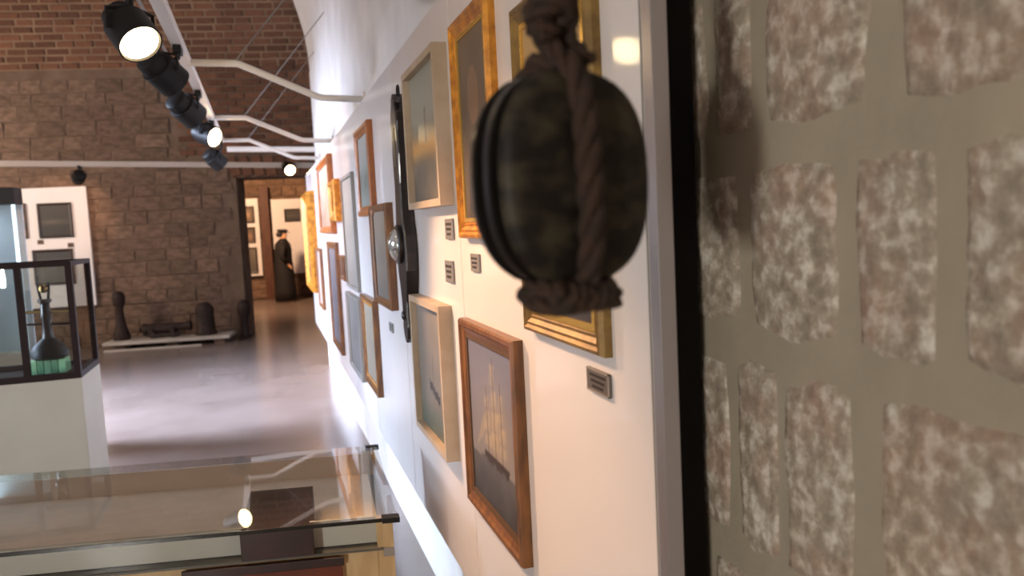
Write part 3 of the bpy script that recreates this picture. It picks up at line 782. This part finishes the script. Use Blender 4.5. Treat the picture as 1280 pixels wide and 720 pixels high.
# ------------------------------------------------------------------ tall vitrine on its plinth with a ship instrument
t = thing('vitrine', 'dark-framed glass vitrine on a broad white plinth at the left', 'display case', (-1.55, 4.85, 0))
VX0, VX1, VY0, VY1 = -2.25, -.945, 4.55, 5.03
PLW = mat('off_white_plinth', (190,182,164), .6, var=(182,174,156), scale=2)
MB().box(VX0, VX1, VY0, VY1, 0, .852).build('plinth', PLW, t, bevel=.004)
FRM = mat('dark_brown_frame', (36,18,14), .6, spec=.2)
for x in (VX0, -1.205, VX1):
    MB().box(x, x+.03, VY0, VY0+.03, .885, 1.43).build('post', FRM, t) if x != VX1 else MB().box(VX1-.03, VX1, VY0, VY0+.03, .885, 1.43).build('post', FRM, t)
MB().box(VX1-.03, VX1, VY1-.03, VY1, .885, 1.43).build('post', FRM, t); MB().box(VX0, VX0+.03, VY1-.03, VY1, .885, 1.43).build('post', FRM, t)
for z0, z1, nm in ((.852, .885, 'bottom_rail'), (1.43, 1.455, 'top_rail')):
    b = MB(); b.box(VX0, VX1, VY0, VY0+.03, z0, z1); b.box(VX0, VX1, VY1-.03, VY1, z0, z1); b.box(VX1-.03, VX1, VY0+.03, VY1-.03, z0, z1); b.box(VX0, VX0+.03, VY0+.03, VY1-.03, z0, z1)
    b.build(nm, FRM, t)
VG = glass('vitrine_glass', (244,246,245), 1.0)
MB().box(VX0+.03, VX1-.03, VY0+.012, VY0+.018, .885, 1.43).build('front_pane', VG, t)
MB().box(VX1-.018, VX1-.012, VY0+.03, VY1-.03, .885, 1.43).build('side_pane', VG, t)
MB().box(VX0+.03, VX1-.03, VY1-.018, VY1-.012, .885, 1.43).build('back_pane', VG, t)
MB().box(VX0+.03, VX1-.03, VY0+.03, VY1-.03, 1.436, 1.442).build('top_pane', VG, t)
MB().box(VX0+.03, VX1-.03, VY0+.03, VY1-.03, .852, .858).build('case_floor', FRM, t)
# green glass block under a ship's instrument on a pedestal
IX, IY = -1.135, 4.79
o = thing('glass_stand', 'pale green glass block under the dark instrument in the vitrine', 'stand', (IX, IY, .858))
for k in range(5):
    x0 = IX-.085+.034*k
    MB().box(x0, x0+.032, IY-.06, IY+.06, .859, .935).build('glass_bar', mat('green_glass_%d' % (k % 2), ((170,236,190), (110,176,140))[k % 2], .15, coat=.5), o, bevel=.003)
t = thing('ship_instrument', 'dark ship instrument on a slim column inside the vitrine', 'instrument', (IX, IY, .935))
MB().lathe((IX, IY, .936), UZ, [(.07, 0), (.09, .01), (.093, .04), (.07, .075), (.04, .10), (.03, .11)], 22).build('base', BLACKM, t, smooth=True, auto=40)
MB().lathe((IX, IY, 1.04), UZ, [(.03, 0), (.026, .03), (.022, .10), (.03, .12), (.024, .14), (.022, .19), (.034, .20), (.034, .215)], 18).build('column', DARKWOOD, t, smooth=True, auto=40)
MB().tube([(IX-.10, IY, 1.19), (IX+.12, IY, 1.18)], .008, 8).build('cross_bar', BRASS, t)
MB().tube([(IX-.10, IY, 1.125), (IX+.12, IY, 1.115)], .006, 8).build('cross_bar', BLACKM, t)
for s in (-1, 1):
    MB().tube([(IX+s*.018, IY, 1.255), (IX+s*.024, IY, 1.30), (IX+s*.026, IY, 1.345)], .007, 8).build('fork', BLACKM, t)
MB().lathe((IX, IY-.02, 1.31), (0,1,0), [(.018, 0), (.022, .01), (.022, .03), (.018, .04)], 16).build('dial', BRASS, t)

# lit tall display cabinet beyond the vitrine
t = thing('display_cabinet', 'tall lit glass cabinet with pale blue back and dark top, at left edge', 'display case', (-2.2, 6.9, 0))
CX0, CX1, CY0, CY1 = -2.8, -1.69, 6.6, 6.8
PB_ = mat('pale_blue_back', (200,214,226), .5)
MB().box(CX0, CX1, CY0, CY1, 0, .76).build('plinth', PLW, t, bevel=.004)
MB().box(CX0, CX1, CY0, CY1, 1.845, 1.965).build('top_cap', mat('near_black_cap', (30,20,18), .5), t, bevel=.004)
MB().box(CX0, CX1-.005, CY1-.03, CY1, .76, 1.845).build('back_panel', PB_, t)
MB().box(CX0, CX0+.03, CY0, CY1-.03, .76, 1.845).build('side_panel', PB_, t)
MB().box(CX1-.008, CX1, CY0, CY1-.03, .76, 1.845).build('side_pane', VG, t)
MB().box(CX0+.03, CX1-.008, CY0, CY0+.006, .76, 1.845).build('front_pane', VG, t)
MB().box(CX1-.03, CX1-.01, CY0+.01, CY0+.03, .77, 1.84).build('light_tube', mat('cabinet_light_tube', (230,240,255), .4, emit=((.78, .9, 1.0), 2.2)), t)
l = bpy.data.lights.new('cabinet_light', 'AREA'); l.size = .12; l.energy = 3.; l.color = (.75, .87, 1)
lo = bpy.data.objects.new('cabinet_light', l); COL.objects.link(lo); lo.parent = t; lo.location = Vector((-2.1, 6.69, 1.84))-Vector((-2.2, 6.9, 0))

# ------------------------------------------------------------------ back wall: white panel with dark pictures, slab with iron relics
tp = thing('display_partition', 'white display panel with dark pictures on the back stone wall at left', 'panel', bw(-2.55, .03, .6))
MB().obox(PB, UB, UZ, NB, -3.25, -2.05, .62, 2.34, .03, .075).build('board', PANELW, tp)
MB().obox(PB, UB, UZ, NB, -3.2, -2.1, .7, .8, -.02, .03).obox(PB, UB, UZ, NB, -3.2, -2.1, 2.1, 2.2, -.02, .03).build('batten', DARKWOOD, tp)
def backpic(label, a0, a1, z0, z1, fw, fm, fn, **k):
    return picture(label, bw(a0, .0755, z0), UB, NB, a1-a0, z1-z0, .03, fw, fm, fn, **k)
backpic('small dark picture with brown bands on the left back-wall panel', -3.03, -2.87, 1.63, 2.13, .02, DARKWOOD, lambda u, v: mixc((84,68,56), (150,112,84), .5+.5*math.sin(v*14)))
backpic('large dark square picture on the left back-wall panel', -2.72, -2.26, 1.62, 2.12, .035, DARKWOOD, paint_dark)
backpic('dark wide picture seen through the vitrine glass on the left back-wall panel', -2.84, -2.3, .95, 1.46, .04, DARKWOOD, lambda u, v: (58,56,56) if v > .75 else (92,90,86))  # paler grey below: veil of the vitrine glass put into the canvas colour
for (a0, a1, z0, z1, lb) in ((-2.76, -2.68, 1.54, 1.6, 'tiny brown caption plate under the large dark square picture'), (-2.36, -2.28, 1.475, 1.54, 'tiny dark caption plate above the wide dark picture')):
    o = MB().obox(PB, UB, UZ, NB, a0, a1, z0, z1, .0755, .083).build('caption_plate', mat('brown_plate', (84,62,48), .5)); recentre(o); tag(o, lb, 'label', 'caption plates under the pictures')
SLABM = mat('pale_stone_slab', (196,184,170), .6, var=(180,168,154), scale=5)
t = thing('stone_plinth', 'low pale slab on two sleepers along the foot of the back stone wall', 'plinth', bw(-1, .3, 0))
MB().obox(PB, UB, UZ, NB, -1.84, -.12, .07, .115, .06, .62).build('slab', SLABM, t, bevel=.006)
for a in (-1.7, -1.0, -.35):
    MB().obox(PB, UB, UZ, NB, a, a+.14, 0, .07, .1, .56).build('sleeper', STONEB, t)
MB().obox(PB, UB, UZ, NB, -1.8, -.5, 0, .022, .66, .70).build('kerb_strip', SLABM, t)
RUST = mat('rusty_dark_iron', (40,27,22), .7, .2, var=(58,36,26), scale=14, bump=.4, bscale=30)
def bz(a, c, z): return tuple(bw(a, c, z))
o = MB().lathe(bz(-1.66, .33, .115), UZ, [(.11, 0), (.12, .03), (.10, .12), (.075, .2), (.055, .35), (.05, .46), (.075, .5), (.085, .55), (.09, .62), (.07, .68), (.03, .7)], 18).build('iron_post', RUST, smooth=True, auto=45); recentre(o)
tag(o, 'tall tapering dark iron post with a knobbed head on the low slab', 'relic')
t = thing('iron_cannon', 'short dark cannon on a low carriage lying on the low slab', 'cannon', bw(-1.02, .33, .115))
cd = (UB*1.0+UZ*.04).normalized()
MB().lathe(bw(-1.36, .33, .235), cd, [(.02, -.06), (.035, -.045), (.025, -.02), (.085, 0), (.09, .04), (.082, .06), (.075, .3), (.062, .5), (.058, .58), (.075, .62), (.072, .66), (.04, .66), (.038, .5)], 20).build('barrel', RUST, t, smooth=True, auto=45)
MB().obox(PB, UB, UZ, NB, -1.3, -.86, .135, .18, .25, .41).build('carriage', DARKWOOD, t, bevel=.005)
for a in (-1.22, -.94):
    for c in (.23, .41):
        MB().lathe(bw(a, c, .16), NB, [(.045, 0), (.045, .02)], 14).build('wheel', DARKWOOD, t)
MB().obox(PB, UB, UZ, NB, -1.28, -1.22, .18, .29, .24, .42).build('cheek_block', RUST, t); MB().obox(PB, UB, UZ, NB, -.98, -.92, .18, .27, .24, .42).build('cheek_block', RUST, t)
o = MB().lathe(bz(-.5, .33, .115), UZ, [(.15, 0), (.16, .02), (.135, .05), (.125, .3), (.13, .36), (.12, .4), (.085, .44), (.08, .455), (.02, .47)], 22).build('iron_bollard', RUST, smooth=True, auto=45); recentre(o)
tag(o, 'stout dark iron bollard with a rounded top at the right of the low slab', 'bollard')
o = MB().lathe(bz(.06, -.3, 1.0-.55), (0, 0, 1), [(.05, 0), (.09, .04), (.1, .1), (.09, .16), (.04, .19)], 16)
o = MB().lathe(bz(.02, .14, 0.0), UZ, [(.08, 0), (.1, .02), (.06, .06), (.05, .3), (.09, .38), (.1, .46), (.08, .54), (.03, .57)], 16).build('iron_mooring_post', RUST, smooth=True, auto=45); recentre(o)
tag(o, 'small dark iron mooring post on the floor at the doorway edge', 'bollard')

# ------------------------------------------------------------------ far room through the doorway
def farpanel(label, x0, x1, z0, z1):
    t = thing('display_partition', label, 'panel', ((x0+x1)/2, 19.45, z0))
    MB().box(x0, x1, 19.42, 19.455, z0, z1).build('board', PANELW, t)
    MB().box(x0+.05, x1-.05, 19.455, 19.56, z0+.1, z0+.2).box(x0+.05, x1-.05, 19.455, 19.56, z1-.2, z1-.1).build('batten', DARKWOOD, t); return t
farpanel('narrow white display panel with three small pictures, far room', -.75, -.07, .56, 2.34)
farpanel('wide white display panel behind the dark figure, far room', .22, 1.7, .56, 2.3)
def farpic(label, x0, x1, z0, z1, fn, fm=DARKWOOD, **k):
    picture(label, (x0, 19.42, z0), (1,0,0), (0,-1,0), x1-x0, z1-z0, .03, .035, fm, fn, **k)
farpic('top of the three small pictures on the narrow far panel', -.42, -.16, 1.78, 2.17, lambda u, v: mixc((92,70,52), (170,130,96), bump_(u, .4, .3)*bump_(v, .5, .3)))
farpic('middle of the three small pictures on the narrow far panel', -.42, -.17, 1.32, 1.69, lambda u, v: mixc((84,64,48), (150,112,84), bump_(u, .5, .3)*bump_(v, .4, .3)))
farpic('bottom and largest of the three pictures on the narrow far panel', -.5, -.16, .62, 1.22, lambda u, v: mixc((80,72,66), (112,100,88), v))
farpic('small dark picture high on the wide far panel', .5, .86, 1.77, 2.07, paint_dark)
o = MB().box(-.02, .17, 19.3, 19.5, 0, 2.6).build('timber_post', mat('red_brown_post', (92,54,36), .6, var=(74,42,30), scale=6, stretch=(4,4,.6)), bevel=.008); recentre(o)
tag(o, 'red-brown timber post between the two far white panels', 'post')

# person in black, in profile facing right
px, py = .385, 18.35
t = thing('person', 'person in long black clothing and a dark cap standing in the far doorway', 'person', (px, py, 0))
SKIN = mat('skin', (214,160,126), .5); CLOTH = mat('black_cloth', (20,16,18), .8, var=(28,22,24), scale=8)
def skin_mesh(name, verts, edges, rad, m, parent, root=0, lev=2):
    me = bpy.data.meshes.new(name); off = parent_world(parent); me.from_pydata([tuple(Vector(v)-off) for v in verts], edges, [])
    o = bpy.data.objects.new(name, me); COL.objects.link(o); o.parent = parent; me.materials.append(m)
    md = o.modifiers.new('skin', 'SKIN'); md.use_smooth_shade = True
    for i, r in enumerate(rad):
        q = r if isinstance(r, tuple) else (r, r); me.skin_vertices[0].data[i].radius = q
    for i in range(len(verts)): me.skin_vertices[0].data[i].use_root = (i == root)
    s = o.modifiers.new('sub', 'SUBSURF'); s.levels = lev; s.render_levels = lev; return o
V_, E_, R_ = [], [], []
def J(x, y, z, r, par=None):
    V_.append((px+x, py+y, z)); R_.append(r)
    if par is not None: E_.append((par, len(V_)-1))
    return len(V_)-1
pel = J(0, 0, .86, .13)
spn = J(0, 0, 1.08, .125, pel); chs = J(.01, 0, 1.24, .135, spn); nk = J(.02, 0, 1.36, .05, chs); hd0 = J(.03, 0, 1.43, .066, nk); hd1 = J(.035, 0, 1.51, .08, hd0); hd2 = J(.025, 0, 1.57, .055, hd1)
nose = J(.125, 0, 1.475, .012, hd0)
for s in (-1, 1):
    hp = J(.0, s*.09, .82, .1, pel); kn = J(.01, s*.1, .45, .062, hp); an = J(-.01, s*.1, .08, .042, kn); J(.15, s*.11, .035, .032, an)
    sh = J(.0, s*.17, 1.28, .065, chs); el = J(-.03, s*.23, 1.02, .045, sh); wr_ = J(.08, s*.2, .84, .032, el); hnd = J(.12, s*.19, .79, .034, wr_)
    for f in range(4): J(.15+.006*f, s*(.165+.017*f), .715+.008*abs(f-1.5), .0085, hnd)
    J(.165, s*.15, .775, .009, hnd)
skin_mesh('body', V_, E_, R_, SKIN, t)
# long coat, lofted
b = MB(); n = 24
rings = [(.03, .235, .215, 0), (.25, .23, .21, 0), (.6, .215, .205, 0), (.95, .19, .2, 0), (1.15, .185, .215, .005), (1.28, .165, .225, .005), (1.345, .11, .15, .01), (1.385, .075, .08, .02), (1.4, .07, .075, .02)]
for z, rx, ry, ox in rings:
    b.v += [(px+ox+rx*math.cos(2*PI*i/n)*(1+.04*math.sin(i*3.1)), py+ry*math.sin(2*PI*i/n)*(1+.03*math.cos(i*2.3)), z) for i in range(n)]
for k in range(len(rings)-1):
    for i in range(n): b.f.append((k*n+i, k*n+(i+1) % n, (k+1)*n+(i+1) % n, (k+1)*n+i))
b.f.append(tuple(reversed(range(n))))
b.build('long_coat', CLOTH, t, smooth=True)
for s in (-1, 1):
    MB().tube([(px, py+s*.15, 1.3), (px, py+s*.21, 1.2), (px-.03, py+s*.245, 1.02), (px+.07, py+s*.21, .86)], [.075, .078, .065, .052], 12).build('sleeve', CLOTH, t, smooth=True)
b = MB().lathe((px+.02, py, 1.525), (.06, 0, 1), [(.098, 0), (.1, .02), (.12, .045), (.115, .065), (.05, .075)], 20); b.build('cap', CLOTH, t, smooth=True)
MB().outline((px+.02, py, 1.525), (1,0,0), (0,1,0), (0,0,1), [(.06, -.085), (.14, -.06), (.165, 0), (.14, .06), (.06, .085)], -.006, .006).build('cap_visor', CLOTH, t)
MB().lathe((px-.03, py, 1.45), (0,0,1), [(.06, -.02), (.085, .02), (.085, .08)], 16).build('hair', mat('dark_hair', (30,22,18), .6), t, smooth=True)
for s in (-1, 1):
    MB().lathe((px+.103, py+s*.032, 1.505), (1,0,0), [(.012, -.01), (.012, .0), (.006, .008)], 10).build('eye', mat('eye_dark', (30,24,20), .3), t, smooth=True)
MB().box(px+.09, px+.105, py-.025, py+.025, 1.43, 1.438).build('mouth', mat('lip', (150,84,76), .5), t)
